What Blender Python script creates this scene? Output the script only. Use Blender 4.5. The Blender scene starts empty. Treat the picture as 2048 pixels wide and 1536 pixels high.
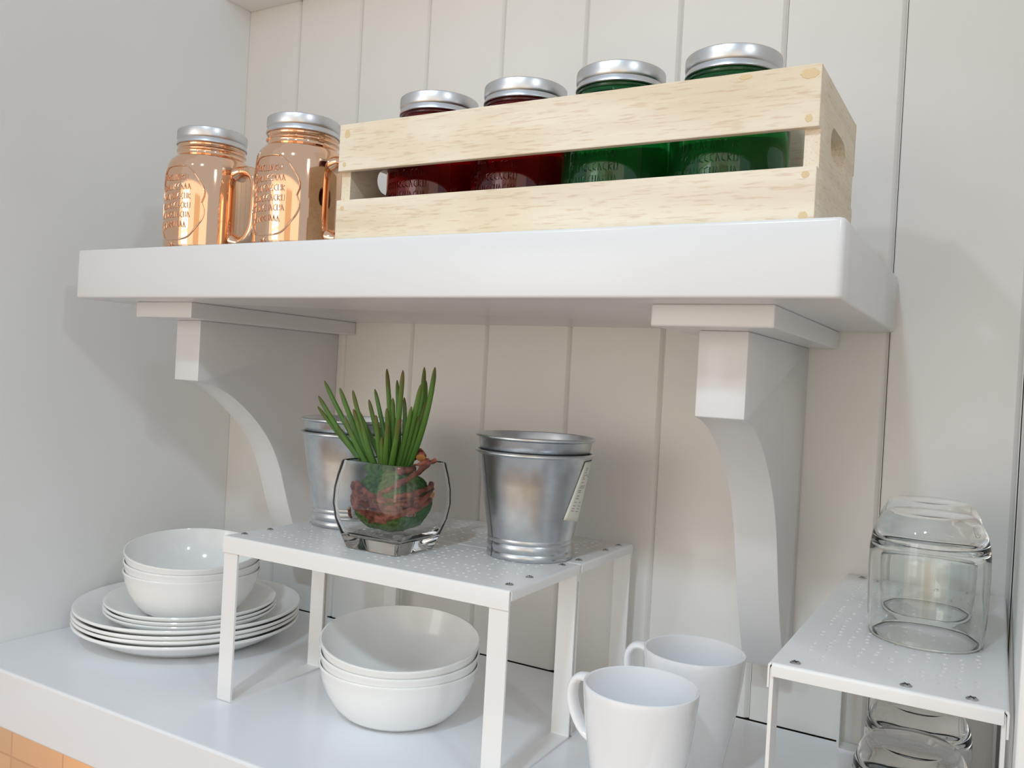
import bpy, bmesh, math, random
from mathutils import Vector, Matrix
random.seed(7)
S = bpy.context.scene
COL = S.collection
PI = math.pi

# ------------------------------------------------------------------ camera
CX, CY, CZ = 0.52398, -0.86455, 0.32606
YAW, PIT, ROL, FPX = 0.52292, -0.00731, 0.05413, 1721.73884
def make_camera():
    fw = Vector((-math.sin(YAW), math.cos(YAW), 0)); rt = Vector((math.cos(YAW), math.sin(YAW), 0)); up = Vector((0, 0, 1))
    f2 = fw*math.cos(PIT) + up*math.sin(PIT); u2 = up*math.cos(PIT) - fw*math.sin(PIT)
    r3 = rt*math.cos(ROL) + u2*math.sin(ROL); u3 = u2*math.cos(ROL) - rt*math.sin(ROL)
    cd = bpy.data.cameras.new('camera'); cam = bpy.data.objects.new('camera', cd); COL.objects.link(cam)
    m = Matrix((r3, u3, -f2)).transposed().to_4x4(); m.translation = Vector((CX, CY, CZ))
    cam.matrix_world = m
    cd.sensor_width = 36; cd.sensor_fit = 'HORIZONTAL'; cd.lens = FPX/2048*36
    cd.clip_start = 0.02; cd.clip_end = 50
    S.camera = cam
make_camera()

# ------------------------------------------------------------------ light
W = bpy.data.worlds.new('world'); S.world = W; W.use_nodes = True
bg = W.node_tree.nodes['Background']
bg.inputs[0].default_value = (0.84, 0.91, 1.0, 1); bg.inputs[1].default_value = 0.67
def area(name, loc, target, size, power, color, shape='DISK', size_y=None):
    d = bpy.data.lights.new(name, 'AREA'); d.shape = shape; d.size = size
    if size_y: d.size_y = size_y
    d.energy = power; d.color = color
    o = bpy.data.objects.new(name, d); COL.objects.link(o); o.location = loc
    o.rotation_euler = (Vector(target)-Vector(loc)).to_track_quat('-Z', 'Y').to_euler()
    return o
def spot(name, loc, target, radius, power, color, angle):
    d = bpy.data.lights.new(name, 'SPOT'); d.shadow_soft_size = radius; d.energy = power; d.color = color
    d.spot_size = math.radians(angle); d.spot_blend = 1.0
    o = bpy.data.objects.new(name, d); COL.objects.link(o); o.location = loc
    o.rotation_euler = (Vector(target)-Vector(loc)).to_track_quat('-Z', 'Y').to_euler()
    return o
spot('downlight', (0.30, -1.42, 1.33), (0.12, -0.10, -0.10), 0.05, 27.5, (0.65, 0.85, 1.0), 54)
spot('downlight', (-0.32, -1.60, 1.33), (0.50, 0.0, 0.46), 0.04, 13, (0.85, 0.94, 1.0), 46)
spot('downlight', (1.75, -1.30, 1.25), (-0.3, -0.1, 0.05), 0.06, 15, (0.9, 0.98, 1.0), 60)
area('window_daylight', (-0.9, -2.90, 0.55), (0, 0, 0.3), 0.9, 1.2, (0.86, 0.94, 1.0), 'RECTANGLE', 1.1)
area('front_fill', (0.3, -2.95, 0.08), (0.3, 0, 0.08), 4.4, 30, (1.0, 0.76, 0.48), 'RECTANGLE', 2.3)  # added broad warm fill behind the camera, brightens the recess under the shelf
area('under_counter_lamp', (-0.40, -0.13, -0.075), (-0.75, 0.0, -0.34), 0.05, 2.6, (1.0, 0.48, 0.12))
S.view_settings.view_transform = 'Standard'; S.view_settings.look = 'None'
S.view_settings.gamma = 1; S.view_settings.use_curve_mapping = False
S.view_settings.exposure = -0.06
try:
    cy = S.cycles
    cy.max_bounces = 14; cy.transmission_bounces = 14; cy.transparent_max_bounces = 8
    cy.diffuse_bounces = 6; cy.glossy_bounces = 5
    cy.sample_clamp_indirect = 4.0; cy.caustics_reflective = False; cy.caustics_refractive = True
    cy.blur_glossy = 0.5
except Exception: pass

# ------------------------------------------------------------------ materials
def mat(name, color, rough=0.5, metal=0.0, spec=0.5, coat=0.0, trans=0.0, ior=1.45):
    m = bpy.data.materials.new(name); m.use_nodes = True
    b = m.node_tree.nodes['Principled BSDF']
    b.inputs['Base Color'].default_value = (*color, 1); b.inputs['Roughness'].default_value = rough
    b.inputs['Metallic'].default_value = metal; b.inputs['Specular IOR Level'].default_value = spec
    b.inputs['Coat Weight'].default_value = coat; b.inputs['Coat Roughness'].default_value = 0.05
    b.inputs['Transmission Weight'].default_value = trans; b.inputs['IOR'].default_value = ior
    return m
def N(m, t, **kw):
    n = m.node_tree.nodes.new(t)
    for k, v in kw.items(): setattr(n, k, v)
    return n
def L(m, a, b): m.node_tree.links.new(a, b)
def bsdf(m): return m.node_tree.nodes['Principled BSDF']
def noise_color(m, c1, c2, scale, detail=3, stretch=None, lo=0.35, hi=0.65, coords='Object'):
    tc = N(m, 'ShaderNodeTexCoord'); src = tc.outputs[coords]
    if stretch:
        mp = N(m, 'ShaderNodeMapping'); mp.inputs['Scale'].default_value = stretch; L(m, src, mp.inputs[0]); src = mp.outputs[0]
    nz = N(m, 'ShaderNodeTexNoise'); nz.inputs['Scale'].default_value = scale; nz.inputs['Detail'].default_value = detail
    L(m, src, nz.inputs['Vector'])
    r = N(m, 'ShaderNodeValToRGB'); r.color_ramp.elements[0].position = lo; r.color_ramp.elements[1].position = hi
    r.color_ramp.elements[0].color = (*c1, 1); r.color_ramp.elements[1].color = (*c2, 1)
    L(m, nz.outputs['Fac'], r.inputs[0])
    return nz, r
def bump(m, src, strength, dist=0.001):
    b = N(m, 'ShaderNodeBump'); b.inputs['Strength'].default_value = strength; b.inputs['Distance'].default_value = dist
    L(m, src, b.inputs['Height']); L(m, b.outputs[0], bsdf(m).inputs['Normal'])
def painted(name, c, rough, sc=9, var=0.03, bs=0.05):
    m = mat(name, c, rough)
    nz, r = noise_color(m, tuple(x*(1-var) for x in c), c, sc)
    L(m, r.outputs[0], bsdf(m).inputs['Base Color'])
    n2 = N(m, 'ShaderNodeTexNoise'); n2.inputs['Scale'].default_value = 60
    tc = N(m, 'ShaderNodeTexCoord'); L(m, tc.outputs['Object'], n2.inputs['Vector'])
    bump(m, n2.outputs['Fac'], bs, 0.002)
    return m
M_board = painted('white_board_paint', (0.86, 0.838, 0.80), 0.38, 7, 0.03, 0.06)
M_side = painted('white_side_paint', (0.875, 0.88, 0.875), 0.45, 7, 0.02, 0.04)
M_gap = mat('dark_gap', (0.10, 0.085, 0.06), 0.9)
M_shelf = painted('gloss_white_paint', (0.755, 0.755, 0.76), 0.22, 5, 0.01, 0.03)
M_count = painted('white_worktop_paint', (0.88, 0.895, 0.92), 0.2, 4, 0.015, 0.03)
M_rack = painted('white_powder_coat', (0.85, 0.84, 0.825), 0.4, 20, 0.01, 0.03)
M_porc = mat('white_glass_ceramic', (0.90, 0.905, 0.89), 0.12, coat=0.3)
M_mug = mat('white_porcelain', (0.89, 0.89, 0.90), 0.1, coat=0.4)
M_steel = mat('screw_steel', (0.55, 0.56, 0.57), 0.3, metal=1)
M_slot = mat('screw_recess', (0.06, 0.06, 0.065), 0.6, metal=0.6)
M_copper = mat('copper_mirror_glass', (0.87, 0.56, 0.375), 0.06, metal=1)
M_lid = mat('brushed_lid_metal', (0.66, 0.66, 0.67), 0.34, metal=1)
M_galv = mat('galvanised_steel', (0.60, 0.635, 0.66), 0.3, metal=1)
nz, r = noise_color(M_galv, (0.57, 0.60, 0.63), (0.63, 0.66, 0.685), 90, 2)
L(M_galv, r.outputs[0], bsdf(M_galv).inputs['Base Color'])
M_seam = mat('dark_seam', (0.12, 0.13, 0.14), 0.4, metal=0.8)
M_glass = mat('clear_glass', (0.972, 0.993, 0.983), 0.0, trans=1, ior=1.48)
M_vase = mat('clear_thick_glass', (0.985, 0.985, 0.985), 0.0, trans=1, ior=1.46)
M_green = mat('green_glass', (0.055, 0.40, 0.13), 0.03, trans=0.93, ior=1.5)
M_red = mat('red_glass', (0.42, 0.012, 0.02), 0.03, trans=0.93, ior=1.5)
M_paper = mat('label_paper', (0.74, 0.73, 0.64), 0.8)
M_ink = mat('label_ink', (0.16, 0.16, 0.15), 0.8)

def wood(name, axis):
    m = mat(name, (0.8, 0.68, 0.5), 0.6)
    st = [90, 90, 90]; st[axis] = 5
    nz, r = noise_color(m, (0.74, 0.63, 0.485), (0.82, 0.73, 0.585), 1.0, 5, tuple(st), 0.25, 0.65)
    st2 = [16, 16, 16]; st2[axis] = 7
    nz2, r2 = noise_color(m, (0.93, 0.88, 0.78), (1, 1, 1), 1.0, 2, tuple(st2), 0.34, 0.55)
    st3 = [650, 650, 650]; st3[axis] = 60
    nz3, r3 = noise_color(m, (0.88, 0.80, 0.74), (1, 1, 1), 1.0, 2, tuple(st3), 0.30, 0.46)
    mx = N(m, 'ShaderNodeMix', data_type='RGBA', blend_type='MULTIPLY'); mx.inputs[0].default_value = 1
    L(m, r.outputs[0], mx.inputs[6]); L(m, r2.outputs[0], mx.inputs[7])
    mx2 = N(m, 'ShaderNodeMix', data_type='RGBA', blend_type='MULTIPLY'); mx2.inputs[0].default_value = 1
    L(m, mx.outputs[2], mx2.inputs[6]); L(m, r3.outputs[0], mx2.inputs[7])
    L(m, mx2.outputs[2], bsdf(m).inputs['Base Color']); bump(m, nz.outputs['Fac'], 0.25, 0.0006)
    return m
M_wx = wood('pale_balsa_wood', 0); M_wy = wood('pale_balsa_wood_end', 1)
M_glue = mat('dried_glue_stain', (0.70, 0.53, 0.30), 0.5)
M_tile = mat('cream_tile', (0.78, 0.66, 0.50), 0.3)
def tile_nodes():
    m = M_tile
    tc = N(m, 'ShaderNodeTexCoord'); mp = N(m, 'ShaderNodeMapping')
    mp.inputs['Rotation'].default_value = (PI/2, 0, 0); mp.inputs['Location'].default_value = (0.0608, 0.0623, 0)
    L(m, tc.outputs['Object'], mp.inputs[0])
    br = N(m, 'ShaderNodeTexBrick'); br.offset = 0.0
    br.inputs['Color1'].default_value = (0.80, 0.56, 0.36, 1); br.inputs['Color2'].default_value = (0.74, 0.51, 0.32, 1)
    br.inputs['Mortar'].default_value = (0.66, 0.42, 0.28, 1); br.inputs['Scale'].default_value = 1
    br.inputs['Brick Width'].default_value = 0.1441; br.inputs['Row Height'].default_value = 0.1441; br.inputs['Mortar Size'].default_value = 0.002
    L(m, mp.outputs[0], br.inputs['Vector']); L(m, br.outputs['Color'], bsdf(m).inputs['Base Color'])
tile_nodes()
M_moss = mat('green_moss', (0.06, 0.14, 0.03), 0.95, spec=0.1)
nz, r = noise_color(M_moss, (0.018, 0.075, 0.014), (0.07, 0.19, 0.04), 260, 3)
L(M_moss, r.outputs[0], bsdf(M_moss).inputs['Base Color']); bump(M_moss, nz.outputs['Fac'], 1.0, 0.003)
M_twig = mat('red_brown_bark', (0.2, 0.06, 0.04), 0.7, spec=0.3)
nz, r = noise_color(M_twig, (0.10, 0.022, 0.014), (0.34, 0.115, 0.075), 150, 4)
L(M_twig, r.outputs[0], bsdf(M_twig).inputs['Base Color']); bump(M_twig, nz.outputs['Fac'], 0.8, 0.002)
M_cut = mat('cut_wood', (0.55, 0.27, 0.09), 0.6)
M_leaf = mat('leaf_green', (0.08, 0.2, 0.03), 0.42, spec=0.35)
def leaf_nodes():
    m = M_leaf
    at = N(m, 'ShaderNodeAttribute', attribute_name='along')
    r = N(m, 'ShaderNodeValToRGB'); e = r.color_ramp.elements
    e[0].position = 0; e[0].color = (0.020, 0.060, 0.012, 1); e[1].position = 1; e[1].color = (0.15, 0.03, 0.012, 1)
    for p, c in ((0.25, (0.045, 0.125, 0.014, 1)), (0.62, (0.078, 0.165, 0.022, 1)), (0.84, (0.095, 0.105, 0.018, 1))):
        x = e.new(p); x.color = c
    nz = N(m, 'ShaderNodeTexNoise'); nz.inputs['Scale'].default_value = 70
    tc = N(m, 'ShaderNodeTexCoord'); L(m, tc.outputs['Object'], nz.inputs['Vector'])
    ad = N(m, 'ShaderNodeMath', operation='MULTIPLY_ADD'); L(m, nz.outputs['Fac'], ad.inputs[0]); ad.inputs[1].default_value = 0.25; ad.inputs[2].default_value = -0.125
    a2 = N(m, 'ShaderNodeMath', operation='ADD'); L(m, at.outputs['Fac'], a2.inputs[0]); L(m, ad.outputs[0], a2.inputs[1])
    L(m, a2.outputs[0], r.inputs[0]); L(m, r.outputs[0], bsdf(m).inputs['Base Color'])
leaf_nodes()
M_room = painted('warm_room_paint', (0.72, 0.60, 0.52), 0.8)
M_floor = mat('wood_floor', (0.40, 0.25, 0.15), 0.45)
nz, r = noise_color(M_floor, (0.30, 0.17, 0.09), (0.48, 0.30, 0.18), 1, 4, (3, 26, 3))
L(M_floor, r.outputs[0], bsdf(M_floor).inputs['Base Color'])
M_dark = mat('dark_cabinet_paint', (0.10, 0.085, 0.08), 0.5)
M_pane = mat('daylit_pane', (0.9, 0.95, 1), 0.3)
bsdf(M_pane).inputs['Emission Color'].default_value = (0.88, 0.95, 1, 1); bsdf(M_pane).inputs['Emission Strength'].default_value = 2.2
M_white = mat('white_trim', (0.8, 0.8, 0.78), 0.4)

# ------------------------------------------------------------------ helpers
def obj(name, bm, m, parent=None, smooth=None, loc=None):
    me = bpy.data.meshes.new(name); bm.normal_update(); bm.to_mesh(me); bm.free()
    for x in (m if isinstance(m, (list, tuple)) else [m]): me.materials.append(x)
    if smooth is not None:
        for p in me.polygons: p.use_smooth = True
        me.set_sharp_from_angle(angle=math.radians(smooth))
    o = bpy.data.objects.new(name, me); COL.objects.link(o)
    if parent: o.parent = parent
    if loc is not None: o.location = loc
    return o
def tag(o, label, cat, group=None):
    o['label'] = label; o['category'] = cat
    if group: o['group'] = group
    return o
def thing(name, label, cat, loc=(0, 0, 0), rz=0, group=None):
    o = bpy.data.objects.new(name, None); COL.objects.link(o); o.location = loc; o.rotation_euler = (0, 0, rz)
    o.empty_display_size = 0.02
    return tag(o, label, cat, group)
def struct(o): o['kind'] = 'structure'; return o
def dup(root, loc, label, rz=None, group=None):
    c = root.copy(); COL.objects.link(c); c.location = loc; c['label'] = label
    if rz is not None: c.rotation_euler = (0, 0, rz)
    if group: c['group'] = group
    for ch in root.children:
        k = ch.copy(); COL.objects.link(k); k.parent = c
        for g in ch.children:
            q = g.copy(); COL.objects.link(q); q.parent = k
    return c
def box(bm, a, b, bev=0.0, seg=2, mi=0):
    t = bmesh.new(); bmesh.ops.create_cube(t, size=1)
    for v in t.verts: v.co = Vector([a[i] + (v.co[i]+0.5)*(b[i]-a[i]) for i in range(3)])
    if bev: bmesh.ops.bevel(t, geom=t.edges[:], offset=bev, segments=seg, affect='EDGES', profile=0.5)
    for f in t.faces: f.material_index = mi
    merge(bm, t); return bm
def merge(bm, t):
    me = bpy.data.meshes.new('tmp'); t.to_mesh(me); t.free(); bm.from_mesh(me); bpy.data.meshes.remove(me)
def B(): return bmesh.new()
def lathe(bm, prof, n=64, mi=0, radf=None):
    rings = []
    for (r, z) in prof:
        if r < 1e-6: rings.append([bm.verts.new((0, 0, z))])
        else: rings.append([bm.verts.new(((radf(r, z, i) if radf else r)*math.cos(2*PI*i/n), (radf(r, z, i) if radf else r)*math.sin(2*PI*i/n), z)) for i in range(n)])
    for a, b in zip(rings, rings[1:]):
        for i in range(n):
            j = (i+1) % n
            if len(a) == 1 and len(b) == 1: continue
            if len(a) == 1: f = bm.faces.new((a[0], b[j], b[i]))
            elif len(b) == 1: f = bm.faces.new((a[i], a[j], b[0]))
            else: f = bm.faces.new((a[i], a[j], b[j], b[i]))
            f.material_index = mi
    return bm
def fixn(bm): bmesh.ops.recalc_face_normals(bm, faces=bm.faces[:]); return bm
def tube(bm, pts, rad, n=10, cap=True, flat=1.0, mi=0, upv=None):
    pts = [Vector(p) for p in pts]; k = len(pts)
    rad = rad if isinstance(rad, (list, tuple)) else [rad]*k
    rings = []; prev = None
    for i, p in enumerate(pts):
        t = (pts[min(i+1, k-1)]-pts[max(i-1, 0)]).normalized()
        if prev is None:
            u = Vector(upv) if upv else (Vector((0, 0, 1)) if abs(t.z) < 0.9 else Vector((1, 0, 0)))
        else: u = prev
        u = (u - t*u.dot(t)).normalized(); prev = u; w = t.cross(u)
        rings.append([bm.verts.new(p + (u*math.cos(2*PI*j/n) + w*math.sin(2*PI*j/n)*flat)*rad[i]) for j in range(n)])
    for a, b in zip(rings, rings[1:]):
        for j in range(n):
            f = bm.faces.new((a[j], a[(j+1) % n], b[(j+1) % n], b[j])); f.material_index = mi
    if cap:
        f = bm.faces.new(rings[0][::-1]); f.material_index = mi
        f = bm.faces.new(rings[-1]); f.material_index = mi
    return bm
def extrude_poly(bm, pts, axis, a, b, bev=0.0):
    """closed polygon of 2D points, extruded along axis (0: x, 1: y, 2: z) from a to b"""
    t = bmesh.new()
    def P(p, h):
        q = list(p); q.insert(axis, h); return q
    v = [t.verts.new(P(p, a)) for p in pts]; f = t.faces.new(v)
    r = bmesh.ops.extrude_face_region(t, geom=[f])
    for e in r['geom']:
        if isinstance(e, bmesh.types.BMVert): e.co[axis] = b
    fixn(t)
    if bev: bmesh.ops.bevel(t, geom=[e for e in t.edges if e.calc_face_angle(0) > 0.6], offset=bev, segments=2, affect='EDGES', profile=0.5)
    merge(bm, t); return bm
def catmull(P, n=6):
    P = [Vector(p) for p in P]; out = []
    for i in range(len(P)-1):
        a, b, c, d = P[max(i-1, 0)], P[i], P[i+1], P[min(i+2, len(P)-1)]
        for k in range(n):
            t = k/n
            out.append(0.5*((2*b) + (c-a)*t + (2*a-5*b+4*c-d)*t*t + (3*b-a-3*c+d)*t**3))
    out.append(P[-1]); return out

XL, XR, YF, CT = -0.4352, 0.536, -0.3572, 0.0589
SX0, SX1, SD, SZB, SZT = -0.3514, 0.4308, 0.2984, 0.3865, 0.4380

# ------------------------------------------------------------------ setting
def build_setting():
    # panelled back wall: boards 109 mm wide with a bevelled edge and a thin open joint
    bm = B(); pts = []; x = XL - 0.02; g0 = 0.099 - 0.109*5
    joints = [g0 + 0.109*i for i in range(0, 11)]
    prof = [(-0.6, 0.0)]
    for j in joints:
        prof += [(j-0.0052, 0.0), (j-0.0012, 0.0028), (j-0.0004, 0.0026), (j-0.0004, 0.008), (j+0.0004, 0.008), (j+0.0004, 0.0008), (j+0.0014, 0.0)]
    prof += [(0.70, 0.0)]
    lo = [bm.verts.new((px, py, 0.0007)) for px, py in prof]; hi = [bm.verts.new((px, py, 1.45)) for px, py in prof]
    for i in range(len(prof)-1):
        f = bm.faces.new((lo[i], lo[i+1], hi[i+1], hi[i]))
        if prof[i][1] > 0.004 or prof[i+1][1] > 0.004: f.material_index = 1
    box(bm, (-0.6, 0.009, -CT), (0.70, 0.03, 1.45), mi=1)
    struct(obj('wall_back', bm, [M_board, M_gap]))
    bm = B(); box(bm, (XL-0.022, -0.60, -CT), (XL, 0.0, 1.2), 0.001); struct(obj('wall_left', bm, M_side))
    bm = B(); box(bm, (XR, -0.362, -CT), (XR+0.03, 0.0, 1.2), 0.0015); struct(obj('wall_right', bm, M_side))
    bm = B(); box(bm, (XL, -0.048, 0.8246), (XR, 0.0, 0.95), 0.0015); struct(obj('ceiling', bm, M_board))
    bm = B(); box(bm, (-2.0, 0.0, -0.95), (1.2, 0.03, -CT)); o = struct(obj('wall_lower', bm, M_tile))
    bm = B(); box(bm, (-2.4, -3.1, -0.98), (2.6, 0.03, -0.95)); struct(obj('floor', bm, M_floor))
    # the far side of the kitchen, seen only in reflections
    bm = B(); box(bm, (0.35, -3.10, -0.95), (1.15, -3.06, 1.05), 0.004); box(bm, (0.40, -3.06, -0.9), (1.10, -3.05, 1.0), 0.003)
    struct(obj('door_1', bm, M_dark))
    w = bpy.data.objects.new('window_1', None); COL.objects.link(w); struct(w); w.location = (-0.9, -3.08, 0.55)
    bm = B()
    for a, b in (((-0.5, -.02, -0.6), (-0.45, .03, 0.6)), ((0.45, -.02, -0.6), (0.5, .03, 0.6)), ((-0.45, -.02, -0.6), (0.45, .03, -0.55)), ((-0.45, -.02, 0.55), (0.45, .03, 0.6)), ((-0.02, -.02, -0.55), (0.02, .03, 0.55)), ((-0.45, -.015, -0.02), (0.45, .025, 0.02))):
        box(bm, a, b, 0.003)
    obj('window_frame', bm, M_white, w)
    bm = B(); box(bm, (-0.45, -0.015, -0.55), (0.45, -0.005, 0.55)); obj('pane', bm, M_pane, w)
    # worktop
    bm = B(); box(bm, (XL, YF, -CT), (XR, -0.0006, 0.0), 0.0025, 3)
    tag(obj('worktop', bm, M_count), 'long thick white worktop holding the dishes, racks and mugs', 'worktop')
build_setting()

def build_shelf():
    t = thing('wall_shelf', 'thick white wall shelf on two curved brackets holding jars and crate', 'shelf', (0, 0, 0))
    bm = B(); bmesh.ops.create_cube(bm, size=1)
    for v in bm.verts: v.co = Vector((SX0 if v.co.x < 0 else SX1, -SD if v.co.y < 0 else -0.0006, SZB if v.co.z < 0 else SZT))
    ve = [e for e in bm.edges if abs(e.verts[0].co.z-e.verts[1].co.z) > 0.01]
    bmesh.ops.bevel(bm, geom=ve, offset=0.006, segments=4, affect='EDGES', profile=0.5)
    bmesh.ops.bevel(bm, geom=[e for e in bm.edges if e.calc_face_angle(0) > 0.8], offset=0.0025, segments=3, affect='EDGES', profile=0.5)
    obj('shelf_board', bm, M_shelf, t, 40)
    curve = catmull([(-.2215, .3035, 0), (-.200, .2985, 0), (-.176, .288, 0), (-.150, .2705, 0), (-.126, .249, 0), (-.108, .2265, 0), (-.094, .2005, 0), (-.0835, .172, 0), (-.0745, .148, 0), (-.063, .121, 0), (-.050, .095, 0), (-.036, .067, 0)], 4)
    for bx0, cx0, cx1 in ((-0.2785, -0.3000, -0.2120), (0.3168, 0.2912, 0.3817)):
        bx1 = bx0 + 0.0382
        bm = B()
        poly = [(-0.0006, 0.3700), (-0.2234, 0.3700)] + [(-0.2234, 0.3040)] + [(p.x, p.y) for p in curve] + [(-0.0006, 0.066)]
        extrude_poly(bm, poly, 0, bx0, bx1, 0.0012)
        br = obj('bracket', bm, M_shelf, t, 35)
        bm = B(); box(bm, (cx0, -0.260, 0.3700), (cx1, -0.0006, SZB), 0.0012); obj('cleat', bm, M_shelf, br)
build_shelf()

# ------------------------------------------------------------------ metal racks
RL, RW, RH = 0.320, 0.1297, 0.1594
def perforated_top():
    bm = B(); t = 0.0012; ex, ey = 0.022, 0.012; n = 32; m = 11
    px = (RL-2*ex)/n; py = (RW-2*ey)/m; rnd = random.Random(3); r = 0.0017; z1 = RH; z0 = RH-t
    vc = {}
    def V(x, y, z):
        k = (round(x, 6), round(y, 6), round(z, 6))
        if k not in vc: vc[k] = bm.verts.new((x, y, z))
        return vc[k]
    for i in range(n):
        for j in range(m):
            x0 = ex+i*px; y0 = ey+j*py; x1 = x0+px; y1 = y0+py
            hole = ((i+2*j) % 5 != 0) and rnd.random() < 0.80 and not (0.45 < i/n < 0.5)
            if not hole:
                bm.faces.new((V(x0, y0, z1), V(x1, y0, z1), V(x1, y1, z1), V(x0, y1, z1)))
                bm.faces.new((V(x0, y1, z0), V(x1, y1, z0), V(x1, y0, z0), V(x0, y0, z0)))
                continue
            jx = (rnd.random()-.5)*0.0018; jy = (rnd.random()-.5)*0.0018
            cx, cy = (x0+x1)/2+jx, (y0+y1)/2+jy
            corners = [(x0, y0), (x1, y0), (x1, y1), (x0, y1)]
            ang = [-135+45*k for k in range(8)]
            hv = [(cx+r*math.cos(math.radians(a)), cy+r*math.sin(math.radians(a))) for a in ang]
            for k in range(4):
                c0 = corners[k]; c1 = corners[(k+1) % 4]; a, b, c = hv[2*k], hv[2*k+1], hv[(2*k+2) % 8]
                bm.faces.new((V(*c0, z1), V(*c1, z1), V(*c, z1), V(*b, z1), V(*a, z1)))
                bm.faces.new((V(*a, z0), V(*b, z0), V(*c, z0), V(*c1, z0), V(*c0, z0)))
            for k in range(8):
                a = hv[k]; b = hv[(k+1) % 8]
                bm.faces.new((V(*a, z1), V(*b, z1), V(*b, z0), V(*a, z0)))
    # plain border with folded rim
    def strip(x0, y0, x1, y1): box(bm, (x0, y0, z0), (x1, y1, z1))
    e = 0.0022
    strip(e, e, RL-e, ey); strip(e, RW-ey, RL-e, RW-e); strip(e, ey, ex, RW-ey); strip(RL-ex, ey, RL-e, RW-ey)
    # folded flanges: rounded quarter profile then a drop
    def fold(drop):
        c = [(e, z1)] + [(e-e*math.sin(a), z1-e+e*math.cos(a)) for a in (0.4, 0.8, 1.2, PI/2)] + [(0, z1-drop)]
        ci = [(0+t, z1-drop)] + [(t, z1-e)] + [(e, z0)]
        return c + ci
    f = fold(0.0157)
    extrude_poly(bm, f, 0, 0.0012, RL-0.0012)
    extrude_poly(bm, [(RW-a, b) for a, b in f], 0, 0.0012, RL-0.0012)
    g = fold(0.0082)
    extrude_poly(bm, [(a, b) for a, b in g], 1, 0.0026, RW-0.0026)
    extrude_poly(bm, [(RL-a, b) for a, b in g], 1, 0.0026, RW-0.0026)
    return bm
def leg_loop(x0, x1):
    t = 0.0022; y0, y1 = 0.0014, RW-0.0014; zt = RH-0.0014; r = 0.003
    def rr(a, b, c, d, r):
        out = []
        for (cx, cz, s) in ((b-r, d-r, 0), (a+r, d-r, 90), (a+r, c+r, 180), (b-r, c+r, 270)):
            for k in range(4):
                an = math.radians(s+30*k); out.append((cx+r*math.cos(an), cz+r*math.sin(an)))
        return out
    o = rr(y0, y1, 0, zt, r); i = rr(y0+t, y1-t, t, zt-t, r*0.4)
    bm = B(); n = len(o)
    A = [[bm.verts.new((x, p[0], p[1])) for p in q] for x in (x0, x1) for q in (o, i)]
    o0, i0, o1, i1 = A
    for k in range(n):
        j = (k+1) % n
        bm.faces.new((o0[k], o0[j], i0[j], i0[k])); bm.faces.new((o1[k], i1[k], i1[j], o1[j]))
        bm.faces.new((o0[k], o1[k], o1[j], o0[j])); bm.faces.new((i0[k], i0[j], i1[j], i1[k]))
    return fixn(bm)
def screw_bm():
    bm = B(); lathe(bm, [(0.0034, 0), (0.0034, 0.0004), (0.0028, 0.0009), (0.0016, 0.0012), (0, 0.0013)], 20)
    for a in (0.5, 0.5+PI/2):
        t = bmesh.new(); box(t, (-0.0021, -0.00035, 0.0009), (0.0021, 0.00035, 0.00136), mi=1)
        bmesh.ops.rotate(t, verts=t.verts, cent=(0, 0, 0), matrix=Matrix.Rotation(a, 3, 'Z')); merge(bm, t)
    return bm
def build_racks():
    t = thing('shelf_rack', 'front white metal rack bearing the succulent in a glass vase', 'rack', (-0.1243, -0.2816, 0), 0.0069, 'white perforated metal racks')
    obj('perforated_top', perforated_top(), M_rack, t, 30)
    for x0 in (0.0018, RL-0.0018-0.0178): obj('leg_frame', leg_loop(x0, x0+0.0178), M_rack, t)
    for x in (0.0095, RL-0.0118):
        for y in (0.0185, 0.0525, 0.1150): obj('screw', screw_bm(), [M_steel, M_slot], t, 40, (x, y, RH-0.0001))
    c, s = math.cos(0.0069), math.sin(0.0069)
    u, v = RL, 2*RW+0.0008
    dup(t, (-0.1243+u*c-v*s, -0.2816+u*s+v*c, 0), 'rear white metal rack against the back wall, behind the succulent', 0.0069+PI)
    dup(t, (0.5335, -0.3212, 0), 'white metal rack at the right wall with clear glasses on top', PI/2+0.0075)
build_racks()

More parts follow.
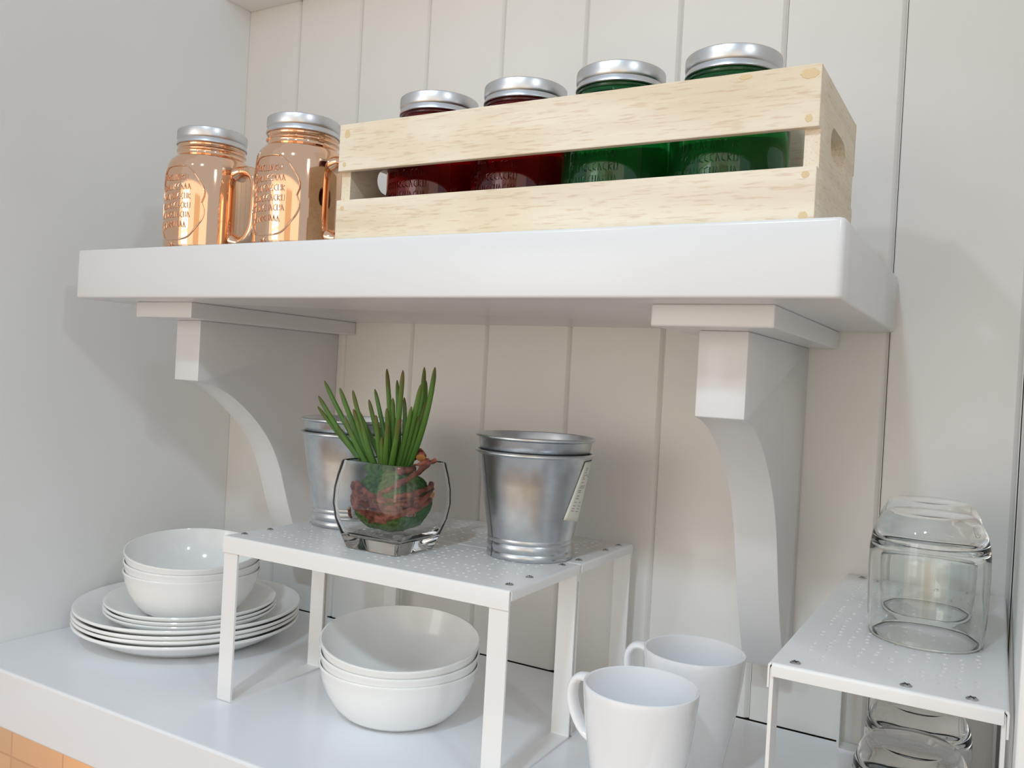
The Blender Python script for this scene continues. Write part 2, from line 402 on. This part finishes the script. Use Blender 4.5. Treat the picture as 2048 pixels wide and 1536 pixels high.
# ------------------------------------------------------------------ crockery
def build_crockery():
    g = 'white dinner plates in the stack'
    bm = fixn(lathe(B(), [(0, 0), (.078, 0), (.081, .0006), (.092, .003), (.108, .0112), (.120, .0184), (.1250, .0212), (.1264, .0222), (.1266, .0238), (.1257, .0249), (.1245, .0248), (.118, .0216), (.1065, .0146), (.0905, .0062), (.080, .0036), (0, .0034)], 96))
    p = tag(obj('dinner_plate', bm, M_porc, None, 50), 'large white dinner plate, lowest of the stack on the worktop', 'plate', g)
    CXp, CYp = -0.3045, -0.1640
    p.location = (CXp, CYp, 0.0002)
    for i, lb in ((1, 'large white dinner plate, second from the bottom of the stack'), (2, 'large white dinner plate, second from the top of the big plates'), (3, 'large white dinner plate directly under the smaller plates')):
        dup(p, (CXp+(-.0012, .001, .0006)[i-1], CYp+(.001, -.0008, .0004)[i-1], 0.0002+0.0058*i), lb)
    z = 0.0002+0.0174+0.0036
    bm = fixn(lathe(B(), [(0, 0), (.058, 0), (.061, .0006), (.071, .0032), (.083, .0090), (.0912, .0144), (.0948, .0172), (.0953, .0184), (.0946, .0196), (.0935, .0196), (.0900, .0176), (.0815, .0118), (.0695, .0060), (.060, .0033), (0, .0031)], 96))
    s = tag(obj('side_plate', bm, M_porc, None, 50), 'smaller white plate resting directly on the large dinner plates', 'plate', 'small white plates under the bowls')
    s.location = (-0.2935, -0.1705, z)
    dup(s, (-0.2930, -0.1712, z+0.0048), 'smaller white plate, middle of the three above the dinner plates')
    dup(s, (-0.2938, -0.1702, z+0.0096), 'smaller white plate directly under the stacked bowls')
    zb = z+0.0096+0.0033
    prof = [(0, 0), (.042, 0), (.0475, .0012), (.0545, .0060), (.0625, .0150), (.0692, .0270), (.0735, .0395), (.0752, .0480), (.0760, .0496), (.0756, .0507), (.0744, .0508), (.0736, .0492), (.0716, .0390), (.0672, .0275), (.0605, .0160), (.0525, .0078), (.046, .0033), (.041, .0025), (0, .0025)]
    b = tag(obj('bowl', fixn(lathe(B(), prof, 96)), M_porc, None, 50), 'white bowl, lowest of the three standing on the plates', 'bowl', 'white bowls stacked on the plates')
    def place(o, x, y, z, lvl):
        d = Vector((CX-x, CY-y, 0)).normalized(); ax = Vector((0, 0, 1)).cross(d)
        a = math.radians(3.4*lvl)
        o.rotation_mode = 'QUATERNION'; o.rotation_quaternion = Matrix.Rotation(a, 3, ax).to_quaternion()
        off = Matrix.Rotation(a, 3, ax) @ Vector((0, 0, 0.045)) - Vector((0, 0, 0.045))
        o.location = (x-off.x, y-off.y, z+0.0118*lvl)
    place(b, -0.2895, -0.1745, zb, 0)
    place(dup(b, (0, 0, 0), 'white bowl, middle of the three standing on the plates'), -0.2895, -0.1745, zb, 1)
    place(dup(b, (0, 0, 0), 'topmost white bowl of the stack standing on the plates'), -0.2895, -0.1745, zb, 2)
    g = 'white bowls stacked under the rack'
    for k, lb in enumerate(('white bowl on the worktop under the rack, lowest of three', 'white bowl under the rack, middle of its stack of three', 'topmost white bowl of the stack under the metal rack')):
        place(dup(b, (0, 0, 0), lb, group=g), 0.0335, -0.1995, 0.0002, k)
    # mugs
    def mug(lb, x, y):
        t = thing('mug', lb, 'mug', (x, y, 0.0002), 0, 'white mugs beside the right rack')
        prof = [(0, .002), (.0225, .002), (.0235, 0), (.0250, 0), (.0262, .002), (.0268, .006), (.0295, .022), (.0335, .042), (.0372, .062), (.0400, .082), (.0418, .100), (.0422, .1052), (.0420, .1066), (.0410, .1070), (.0399, .1064), (.0392, .100), (.0372, .082), (.0345, .062), (.0308, .042), (.0268, .022), (.0235, .010), (.018, .0065), (0, .006)]
        obj('body', fixn(lathe(B(), prof, 80)), M_mug, t, 50)
        path = catmull([(-.0413, 0, .0985), (-.0470, 0, .1005), (-.0545, 0, .0985), (-.0592, 0, .0910), (-.0590, 0, .0800), (-.0545, 0, .0690), (-.0470, 0, .0600), (-.0362, 0, .0545)], 6)
        bm = tube(B(), path, 0.0062, 16, True, 0.55, upv=(0, 1, 0)); obj('handle', fixn(bm), M_mug, t, 60)
        return t
    m = mug('white mug in front of the other mug, its handle to the left', 0.3027, -0.2682); m.rotation_euler = (0, 0, -0.16)
    m2 = dup(m, (0.3075, -0.1595, 0.0002), 'white mug behind the other mug, beside the right rack', -0.05)
build_crockery()

# ------------------------------------------------------------------ glasses
def build_glasses():
    prof = [(0, .0880), (.0255, .0880), (.0288, .0866), (.0322, .0826), (.0352, .0770), (.0374, .0700), (.0385, .0620), (.0389, .0480), (.0385, .0300), (.0376, .0130), (.0368, .0022), (.0362, .0004), (.0354, .0002), (.0350, .0012), (.0354, .0060), (.0363, .0150), (.0371, .0300), (.0374, .0460), (.0369, .0570), (.0352, .0635), (.0318, .0672), (.0265, .0690), (.0150, .0697), (0, .0698)]
    g = tag(obj('tumbler', fixn(lathe(B(), prof, 96)), M_glass, None, 60), 'upturned clear glass tumbler on the right rack, in front', 'glass', 'upturned clear tumblers at the right')
    g.location = (0.4815, -0.1930, RH+0.0003)
    dup(g, (0.4755, -0.1100, RH+0.0003), 'upturned clear glass tumbler on the right rack, behind another tumbler')
    dup(g, (0.4785, -0.2010, 0.0002), 'upturned clear tumbler on the worktop under the right rack, in front')
    dup(g, (0.4755, -0.1120, 0.0002), 'upturned clear tumbler under the right rack, behind another tumbler')
build_glasses()

# ------------------------------------------------------------------ zinc pots
def build_pots():
    th = 0.0008
    outer = [(0, .0022), (.0370, .0022), (.0385, .0004), (.0400, .0), (.0407, .0012), (.0406, .0042), (.0398, .0062), (.0408, .0098), (.0406, .0128), (.0398, .0150), (.0400, .0165), (.0420, .040), (.0446, .070), (.0545, .0962)]
    outer = [(0, .0022), (.0370, .0022), (.0385, .0004), (.0400, .0), (.0407, .0012), (.0406, .0042), (.0398, .0062), (.0408, .0098), (.0406, .0128), (.0397, .0150), (.0402, .0170), (.0440, .0400), (.0490, .0680), (.0538, .0950)]
    rim = [(.0546, .0958), (.0560, .0961), (.0567, .0970), (.0567, .0980), (.0560, .0988), (.0549, .0990), (.0540, .0984)]
    inner = [(.0530, .0950), (.0482, .0680), (.0432, .0400), (.0394, .0170), (.0388, .006), (.036, .0032), (0, .0032)]
    def pot(lb, loc, rz, tagged=False, group='zinc pots on the racks'):
        t = thing('zinc_pot', lb, 'pot', loc, rz, group)
        obj('pail', fixn(lathe(B(), outer+rim+inner, 80)), M_galv, t, 35)
        bm = B(); w = 0.011
        def P(az, r, z): return (r*math.cos(az), r*math.sin(az), z)
        sp = [(.0409, .001), (.0410, .0128), (.0400, .0152), (.0405, .0172), (.0443, .040), (.0493, .068), (.0540, .095)]
        for a, b in zip(sp, sp[1:]):
            q = [P(-w, a[0], a[1]), P(w, a[0], a[1]), P(w, b[0], b[1]), P(-w, b[0], b[1])]
            bm.faces.new([bm.verts.new(x) for x in q])
        r = bmesh.ops.extrude_face_region(bm, geom=bm.faces[:])
        for e in r['geom']:
            if isinstance(e, bmesh.types.BMVert):
                rr = math.hypot(e.co.x, e.co.y); e.co.x *= (rr-0.0006)/rr; e.co.y *= (rr-0.0006)/rr
        obj('seam', fixn(bm), M_seam, t)
        if tagged:
            bm = B(); bk = B(); n = 8; rows = 14
            def R(z): return .0402 + (z-.017)*(.0538-.0402)/(.095-.017) + .0007
            def Q(f, k, lift=0):
                z = .0400 + (.0930-.0400)*f; a0 = math.radians(-21 + 19*f) + math.radians(42)*k
                zz = z - 0.006*k*(1-f); r = R(zz)+lift
                return (r*math.cos(a0-rz), r*math.sin(a0-rz), zz)
            vs = [[bm.verts.new(Q(i/rows, j/n)) for j in range(n+1)] for i in range(rows+1)]
            for i in range(rows):
                for j in range(n): bm.faces.new((vs[i][j], vs[i][j+1], vs[i+1][j+1], vs[i+1][j]))
            lab = obj('paper_label', fixn(bm), M_paper, t, 60); lab['label'] = 'cream paper label with faint print'
            mod = lab.modifiers.new('solid', 'SOLIDIFY'); mod.thickness = 0.0003
            rnd = random.Random(5)
            f = 0.16
            while f < 0.9:
                k0 = 0.16; k1 = k0 + rnd.choice((0.14, 0.3, 0.4)); h = 0.008
                bk.faces.new([bk.verts.new(Q(a, b, 0.0004)) for a, b in ((f, k0), (f, k1), (f+h, k1), (f+h, k0))])
                f += rnd.choice((0.03, 0.045, 0.06))
            obj('faint_print', fixn(bk), M_ink, lab)
        return t
    a = pot('outer zinc pot with a paper label, right of the succulent', (0.1385, -0.1454, RH+0.0002), math.radians(-122), True)
    s = pot('zinc pot nested in the labelled pot right of the succulent', (0.1385, -0.1454, RH+0.0147), math.radians(150))
    dup(s, (-0.0840, -0.1440, RH+0.0002), 'outer zinc pot half hidden behind the succulent at the left', math.radians(60))
    dup(s, (-0.0840, -0.1440, RH+0.0147), 'zinc pot nested in the pot behind the succulent at the left', math.radians(75))
build_pots()

# ------------------------------------------------------------------ vase and succulent
VX, VY = 0.026, -0.2140
def build_planter():
    def ring(bm, a, z, rad, n=8):
        out = []
        for q, (sx, sy) in enumerate(((1, 1), (-1, 1), (-1, -1), (1, -1))):
            for k in range(n+1):
                an = math.radians(90*q + 90*k/n); r = rad
                out.append((sx*(a-r)+r*math.cos(an), sy*(a-r)+r*math.sin(an)))
        # faces bow outward a little
        pts = []
        for x, y in out: pts.append(bm.verts.new((x, y, z)))
        return pts
    prof_o = [(0.0285, 0.0, .003), (0.0300, .0008, .003), (0.0312, .004, .0035), (0.0350, .014, .005), (0.0396, .028, .007), (0.0418, .042, .008), (0.0414, .056, .008), (0.0396, .068, .0075), (0.0373, .078, .0065), (0.0366, .0812, .006), (0.0358, .0822, .006)]
    prof_i = [(0.0346, .0822, .0055), (0.0338, .0812, .0055), (0.0343, .078, .006), (0.0366, .068, .007), (0.0386, .056, .0075), (0.0390, .042, .0075), (0.0368, .028, .0065), (0.0322, .0165, .005), (0.0285, .0125, .004), (0.0240, .0118, .0035)]
    bm = B(); rs = [ring(bm, *p) for p in prof_o+prof_i]; n = len(rs[0])
    for a, b in zip(rs, rs[1:]):
        for i in range(n): bm.faces.new((a[i], a[(i+1) % n], b[(i+1) % n], b[i]))
    bm.faces.new(rs[0][::-1]); bm.faces.new(rs[-1])
    v = tag(obj('glass_vase', fixn(bm), M_vase, None, 40), 'square bulging clear glass vase holding the succulent on the front rack', 'vase')
    v.location = (VX, VY, RH+0.0003)
    t = thing('succulent', 'spiky green succulent on a moss ball wrapped in twigs', 'plant', (VX, VY, RH+0.0125))
    zb = RH+0.0125
    # moss
    bm = B(); bmesh.ops.create_icosphere(bm, subdivisions=5, radius=1); rnd = random.Random(2)
    for w in bm.verts:
        k = 1 + 0.035*math.sin(9*w.co.x+3*w.co.y)*math.sin(8*w.co.z+2) + (rnd.random()-.5)*0.035
        w.co = Vector((w.co.x*.0355*k, w.co.y*.0355*k, w.co.z*.031*k + .0322))
        if w.co.z < 0.0004: w.co.z = 0.0004
    obj('moss_ball', bm, M_moss, t, 180)
    # leaves; tips measured on the plane through the plant, spread in depth
    tips = [(-0.0705, .3128, .000), (-0.0499, .3067, -.012), (-0.0774, .2973, -.006), (-0.0334, .3054, -.018), (-0.0778, .2866, .010), (-0.0058, .3080, .014), (0.0075, .3281, .004), (0.0205, .3180, .012), (0.0269, .3276, -.014), (0.0515, .3315, .006), (0.0635, .3320, .000), (0.0487, .3154, -.012), (0.0543, .3189, .014), (-0.031, .2870, -.020), (-0.0124, .2974, .000), (0.0100, .2905, -.010), (0.0165, .3007, -.004), (0.0392, .2940, -.016),
            (-0.055, .272, .004), (-0.042, .279, -.024), (-0.020, .276, -.026), (-0.003, .283, -.022), (0.012, .276, -.028), (0.026, .281, -.026), (0.037, .279, .016), (0.048, .286, -.006), (-0.027, .288, .020), (0.002, .272, .022), (0.030, .302, .020), (0.055, .298, .004), (-0.05, .268, -.012), (0.006, .262, -.024)]
    cx0, cz0 = 0.010, 0.226
    for i, (tx, tz, dy) in enumerate(tips):
        f = (tx-0.0)/0.075
        base = Vector((VX-0.003+f*0.012, VY+dy*0.40, 0.2190+0.003*(1-abs(f))))
        # keep the tip on its line of sight when it leaves the plane
        o = Vector((CX, CY, CZ)); p0 = Vector((tx, -0.21, tz)); d = p0-o; k = (-0.21+dy-CY)/d.y; tip = o+d*k
        mid = base.lerp(tip, 0.5) + Vector((f*0.008, 0, 0.000)) + Vector((0, dy*0.12, 0))
        if i in (9, 10, 12): mid += Vector((0.006, 0, 0))
        ln = (tip-base).length; w0 = 0.0026 + 0.0006*random.random()
        pts = []; rad = []
        K = 22
        for q in range(K+1):
            s = 1-(1-q/K)**1.7; pts.append(base*(1-s)**2 + mid*2*s*(1-s) + tip*s*s - Vector((VX, VY, zb)))
            rad.append(max(0.00035, w0*(0.92+0.25*math.sin(min(1, s*2.2)*PI/2))*(1-0.42*s)*math.sqrt(max(0.0, 1-max(0, (s-0.87)/0.13)**2))))
        view = (Vector((CX, CY, CZ))-tip).normalized()
        bm = tube(B(), pts, rad, 12, True, 0.55, upv=view.cross((tip-base).normalized()))
        fixn(bm); me_o = obj('leaf', bm, M_leaf, t, 70)
        at = me_o.data.attributes.new('along', 'FLOAT', 'POINT')
        bias = random.uniform(-0.24, -0.02)
        for vi in range(len(me_o.data.vertices)):
            q = 1-(1-min(vi//12, K)/K)**1.7; at.data[vi].value = max(0, q*(1+bias))
    # twigs wrapped round the moss
    def twig(path, r, seed, cut=True):
        rnd = random.Random(seed); P = catmull(path, 5); k = len(P)
        P = [p + Vector((rnd.uniform(-1, 1), rnd.uniform(-1, 1), rnd.uniform(-1, 1)))*0.0006 for p in P]
        rad = [r*(0.82+0.36*rnd.random())*(1-0.2*i/k) for i in range(k)]
        bm = tube(B(), P, rad, 9, True)
        fixn(bm)
        for f in bm.faces:
            if len(f.verts) > 4: f.material_index = 1
        obj('twig', bm, [M_twig, M_cut], t, 60)
    def pol(az, r, z): return Vector((r*math.cos(math.radians(az)), r*math.sin(math.radians(az)), z))
    for i, (a0, a1, z0, z1, r, rad) in enumerate(((-150, -62, .037, .020, .0355, .0030), (-148, -70, .042, .031, .0345, .0034), (-128, -66, .048, .037, .0335, .0036), (-60, 15, .021, .036, .0352, .0028), (-55, 20, .030, .043, .0340, .0030), (-90, -20, .027, .025, .0350, .0026), (-72, 0, .036, .040, .0340, .0024), (20, 120, .040, .030, .0345, .0030), (120, 200, .034, .038, .0345, .0030), (-165, -110, .030, .033, .0352, .0026), (-110, -55, .040, .026, .0350, .0024), (60, 170, .024, .036, .0355, .0026), (-140, -60, .031, .017, .0360, .0022), (-145, -80, .046, .036, .0355, .0030), (-115, -40, .034, .030, .0362, .0032), (-85, -10, .018, .033, .0358, .0028), (-50, 30, .040, .050, .0345, .0028), (-40, 25, .026, .046, .0355, .0022))):
        twig([pol(a0+(a1-a0)*k/4, r*(1+0.03*((k+i) % 2)), z0+(z1-z0)*k/4) for k in range(5)], rad, 10+i)
    twig([(-0.033, -0.022, .024), (-0.035, -0.019, .018), (-0.0362, -0.015, .013)], .0016, 41)
    twig([(0.006, -0.030, .041), (0.016, -0.028, .046), (0.026, -0.016, .056), (0.031, 0.004, .066), (0.033, 0.018, .0725)], .0026, 42)
    twig([(0.0150, -0.010, .060), (0.024, 0.000, .066), (0.031, 0.012, .072)], .0030, 43)
    twig([(0.0100, 0.010, .075), (0.0190, 0.012, .0775), (0.0262, 0.006, .0750)], .0056, 44)
build_planter()

# ------------------------------------------------------------------ jars
def squiggles(bm, R, z0, z1, a0, a1, rows, seed, rad=0.0005):
    """small raised worn lettering: short strokes in rows on a cylinder (not legible in the photo)"""
    rnd = random.Random(seed)
    def P(a, z, lift=0.0): return Vector(((R+lift)*math.cos(a), (R+lift)*math.sin(a), z))
    for r in range(rows):
        zc = z0+(z1-z0)*(r+.5)/rows; h = (z1-z0)/rows*0.62; span = (a1-a0)*(0.78 if r in (0, rows-1) else 0.95)
        a = (a0+a1)/2-span/2; da = 0.0042/R
        bowf = (0.5 if r == 0 else (-0.35 if r == rows-1 else 0.0))
        while a < (a0+a1)/2+span/2-da:
            u = (a-(a0+a1)/2)/(a1-a0)*2; zz = zc - bowf*h*u*u*1.5
            k = rnd.choice((0, 1, 2, 3)); x = a; w = da*0.62
            pats = {0: [(0, -1), (0.2, 1), (1, -1)], 1: [(0, 1), (0, -1), (1, -0.9), (1, 1)], 2: [(1, 1), (0, 0.6), (0.1, -0.6), (1, -1)], 3: [(0, -1), (0, 1), (1, 0.6), (0, 0), (1, -1)]}[k]
            pp = [P(x+w*px, zz+h*0.5*py) for px, py in pats]
            tube(bm, pp, rad, 5)
            a += da
    return bm
def cartouche(bm, R, zc, az, seg=60, rad=0.0007):
    pts = []
    for i in range(seg+1):
        t = 2*PI*i/seg
        w = 0.033*(1+0.07*math.cos(4*t)); h = 0.037*(1+0.05*math.cos(4*t))
        x = w*math.copysign(abs(math.cos(t))**0.55, math.cos(t)); z = h*math.copysign(abs(math.sin(t))**0.7, math.sin(t))
        x *= 1-0.10*math.exp(-(z/0.006)**2)
        a = az + x/R; pts.append((R*math.cos(a), R*math.sin(a), zc+z))
    tube(bm, pts, rad, 6, False); return bm
BODY = [(0, .0016), (.034, .0016), (.038, 0), (.0415, .0008), (.0440, .0040), (.0450, .010), (.0452, .060), (.0450, .088), (.0440, .0955), (.0410, .1015), (.0375, .1046), (.0354, .1065), (.0346, .1085), (.0350, .1105), (.0362, .1115), (.0362, .1125), (.0350, .1136), (.0344, .1150), (.0352, .1162), (.0352, .1176), (.0340, .1186), (.0338, .1310)]
LID = [(.0350, .1192), (.0362, .1186), (.0366, .1192), (.0364, .1210), (.0355, .1228), (.0352, .1238), (.0360, .1250), (.0362, .1262), (.0362, .1325), (.0360, .1340), (.0350, .1350), (.0300, .1350), (.0285, .1343), (0, .1343)]
INNER = [(.0318, .1310), (.0318, .1090), (.034, .104), (.0385, .098), (.0418, .090), (.0424, .060), (.0422, .012), (.039, .0048), (0, .0040)]
LN = 180
def knurl(r, z, i): return r + (0.00022 if i % 2 else 0.0)*(1 if (z > .1255 and r > .0355) else 0)
def build_jars():
    # copper mug jars
    def copper(lb, x):
        t = thing('jar_mug', lb, 'jar', (x, -0.2190, SZT+0.0002), 0, 'copper jar mugs on the shelf')
        obj('jar_body', fixn(lathe(B(), BODY+INNER, 96)), M_copper, t, 40)
        obj('lid', fixn(lathe(B(), LID+[(0, .1335), (.0335, .1335), (.0338, .1310), (.0338, .1192), (.0350, .1192)], LN, 0, knurl)), M_lid, t, 40)
        path = catmull([(.0425, 0, .0880), (.0500, 0, .0900), (.0610, 0, .0895), (.0700, 0, .0830), (.0735, 0, .0700), (.0735, 0, .0480), (.0710, 0, .0300), (.0630, 0, .0185), (.0520, 0, .0150), (.0430, 0, .0165)], 6)
        n = len(path)
        rad = [0.0084 + 0.0030*(1-min(1, i/7)) + 0.0030*(1-min(1, (n-1-i)/7)) for i in range(n)]
        obj('handle', fixn(tube(B(), path, rad, 18, True, 0.72, upv=(0, 1, 0))), M_copper, t, 70)
        bm = B(); cartouche(bm, .0454, .0520, -PI/2, 72, 0.0009)
        squiggles(bm, .0453, .025, .083, -PI/2-0.58, -PI/2+0.58, 6, 4, 0.00055)
        for k in range(-2, 3): squiggles(bm, .0452, .0055, .0120, -PI/2-0.16+0.0, -PI/2+0.16, 1, 9, 0.0005) if k == 0 else None
        obj('embossing', fixn(bm), M_copper, t, 60)
        return t
    c = copper('shiny copper jar mug with a silver lid, nearest the left wall', -0.2412)
    dup(c, (-0.1073, -0.2190, SZT+0.0002), 'shiny copper jar mug with a silver lid, touching the wooden crate')
    # coloured jars in the crate
    def jar(lb, x, m, y, g):
        t = thing('jar', lb, 'jar', (x, y, SZT+0.0058), 0, g)
        obj('jar_body', fixn(lathe(B(), BODY+INNER, 96)), m, t, 40)
        obj('lid', fixn(lathe(B(), LID+[(0, .1335), (.0335, .1335), (.0338, .1310), (.0338, .1192), (.0350, .1192)], LN, 0, knurl)), M_lid, t, 40)
        bm = B(); squiggles(bm, .0453, .025, .083, -PI/2-0.58, -PI/2+0.58, 6, 4, 0.0004)
        obj('embossing', fixn(bm), m, t, 60)
        return t
    r = jar('red glass jar with silver lid, leftmost in the wooden crate', 0.0515, M_red, -0.2080, 'red jars in the crate')
    dup(r, (0.1440, -0.2085, SZT+0.0058), 'red glass jar with silver lid, beside the green jars')
    g = jar('green glass jar with silver lid, between red and green jars', 0.2360, M_green, -0.2130, 'green jars in the crate')
    dup(g, (0.3285, -0.2115, SZT+0.0058), 'green glass jar with silver lid, rightmost in the wooden crate')
build_jars()

# ------------------------------------------------------------------ crate
def build_crate():
    x0, x1, y0, y1 = -0.0040, 0.4080, -0.2800, -0.1340; t = 0.0060; z0 = SZT+0.0002
    c = thing('wooden_crate', 'pale wooden slatted crate with handholds holding red and green jars', 'crate', ((x0+x1)/2, (y0+y1)/2, z0))
    ox, oy = (x0+x1)/2, (y0+y1)/2
    def sl(name, a, b, m):
        bm = B(); box(bm, (a[0]-ox, a[1]-oy, a[2]), (b[0]-ox, b[1]-oy, b[2]), 0.0007); return obj(name, bm, m, c)
    front = []
    for ya in (y0, y1-t):
        for za, zb_ in ((0.0005, 0.0375), (0.0632, 0.1048)):
            front.append(sl('slat', (x0, ya, za), (x1, ya+t, zb_), M_wx))
    sl('base_panel', (x0+.0105, y0+t+.0003, 0.0), (x1-.0105, y1-t-.0003, 0.0052), M_wx)
    for xa in (x0, x1-0.0100):
        bm = B(); ya, yb = y0+t-oy, y1-t-oy; h = 0.1040
        # panel with a rounded hand hole
        hy, hz, hw, hh = 0.0, 0.0650, 0.030, 0.0115
        hole = []
        for s, (cyy, a0) in enumerate(((hy+hw-hh, -90), (hy-hw+hh, 90))):
            for k in range(9): a = math.radians(a0+180*k/8); hole.append((cyy+hh*math.cos(a), hz+hh*math.sin(a)))
        out = [(ya, 0), (yb, 0), (yb, h), (ya, h)]
        nh = len(hole)
        def proj_out(p):
            dy, dz = p[0]-hy, p[1]-hz
            k = min([abs(q) for q in (((yb if dy > 0 else ya)-hy)/dy if abs(dy) > 1e-6 else 1e9, ((h if dz > 0 else 0)-hz)/dz if abs(dz) > 1e-6 else 1e9)])
            return (hy+dy*k, hz+dz*k)
        ring = [proj_out(p) for p in hole]
        # snap the nearest ring points to the corners
        for cnr in out:
            i = min(range(nh), key=lambda q: (ring[q][0]-cnr[0])**2+(ring[q][1]-cnr[1])**2); ring[i] = cnr
        V = {}
        for x in (xa-ox, xa+0.0100-ox):
            V[x] = ([bm.verts.new((x, *p)) for p in hole], [bm.verts.new((x, *p)) for p in ring])
        (ha, ra), (hb, rb) = V[xa-ox], V[xa+0.0100-ox]
        for i in range(nh):
            j = (i+1) % nh
            bm.faces.new((ha[i], ha[j], ra[j], ra[i])); bm.faces.new((hb[i], rb[i], rb[j], hb[j]))
            bm.faces.new((ha[i], hb[i], hb[j], ha[j])); bm.faces.new((ra[i], ra[j], rb[j], rb[i]))
        obj('end_panel', fixn(bm), M_wy, c)
    # glued nail heads and a glue smear on the front slats
    rnd = random.Random(8)
    for x, z, rx, rz_, s in ((x1-.0075, .0985, .0060, .0036, 1), (x1-.0068, .0690, .0024, .0026, 1), (x1-.0070, .0320, .0026, .0024, 0), (x1-.0072, .0050, .0030, .0026, 0), (x0+.009, .0960, .0032, .0040, 1), (x0+.007, .0690, .0020, .0022, 1), (x0+.007, .0300, .0022, .0022, 0), (x1-.050, .1015, .0045, .0020, 1)):
        bm = B(); pts = []
        n = 18
        for lay in (-0.0001, 0.0002):
            k = 1 if lay < 0 else 0.9
            pts.append([bm.verts.new((x-ox+rx*k*math.cos(2*PI*i/n)*(1+.15*math.sin(3*i)), y0-oy-lay-0.0001 if lay < 0 else y0-oy-0.0002, z+rz_*k*math.sin(2*PI*i/n)*(1+.12*math.cos(2*i)))) for i in range(n)])
        for i in range(n): bm.faces.new((pts[0][i], pts[0][(i+1) % n], pts[1][(i+1) % n], pts[1][i]))
        bm.faces.new(pts[1])
        obj('glue_spot', fixn(bm), M_glue, front[s])
build_crate()

# refractive light through the clear glass
def caustics():
    for o in bpy.data.objects:
        if o.type == 'LIGHT' and o.data.type == 'SPOT': o.data.cycles.is_caustics_light = True
        if o.type == 'MESH':
            n = o.name.split('.')[0]
            if n in ('tumbler', 'glass_vase'): o.cycles.is_caustics_caster = True
            if n in ('perforated_top', 'worktop', 'wall_back', 'wall_right', 'moss_ball', 'twig', 'leaf'): o.cycles.is_caustics_receiver = True
caustics()
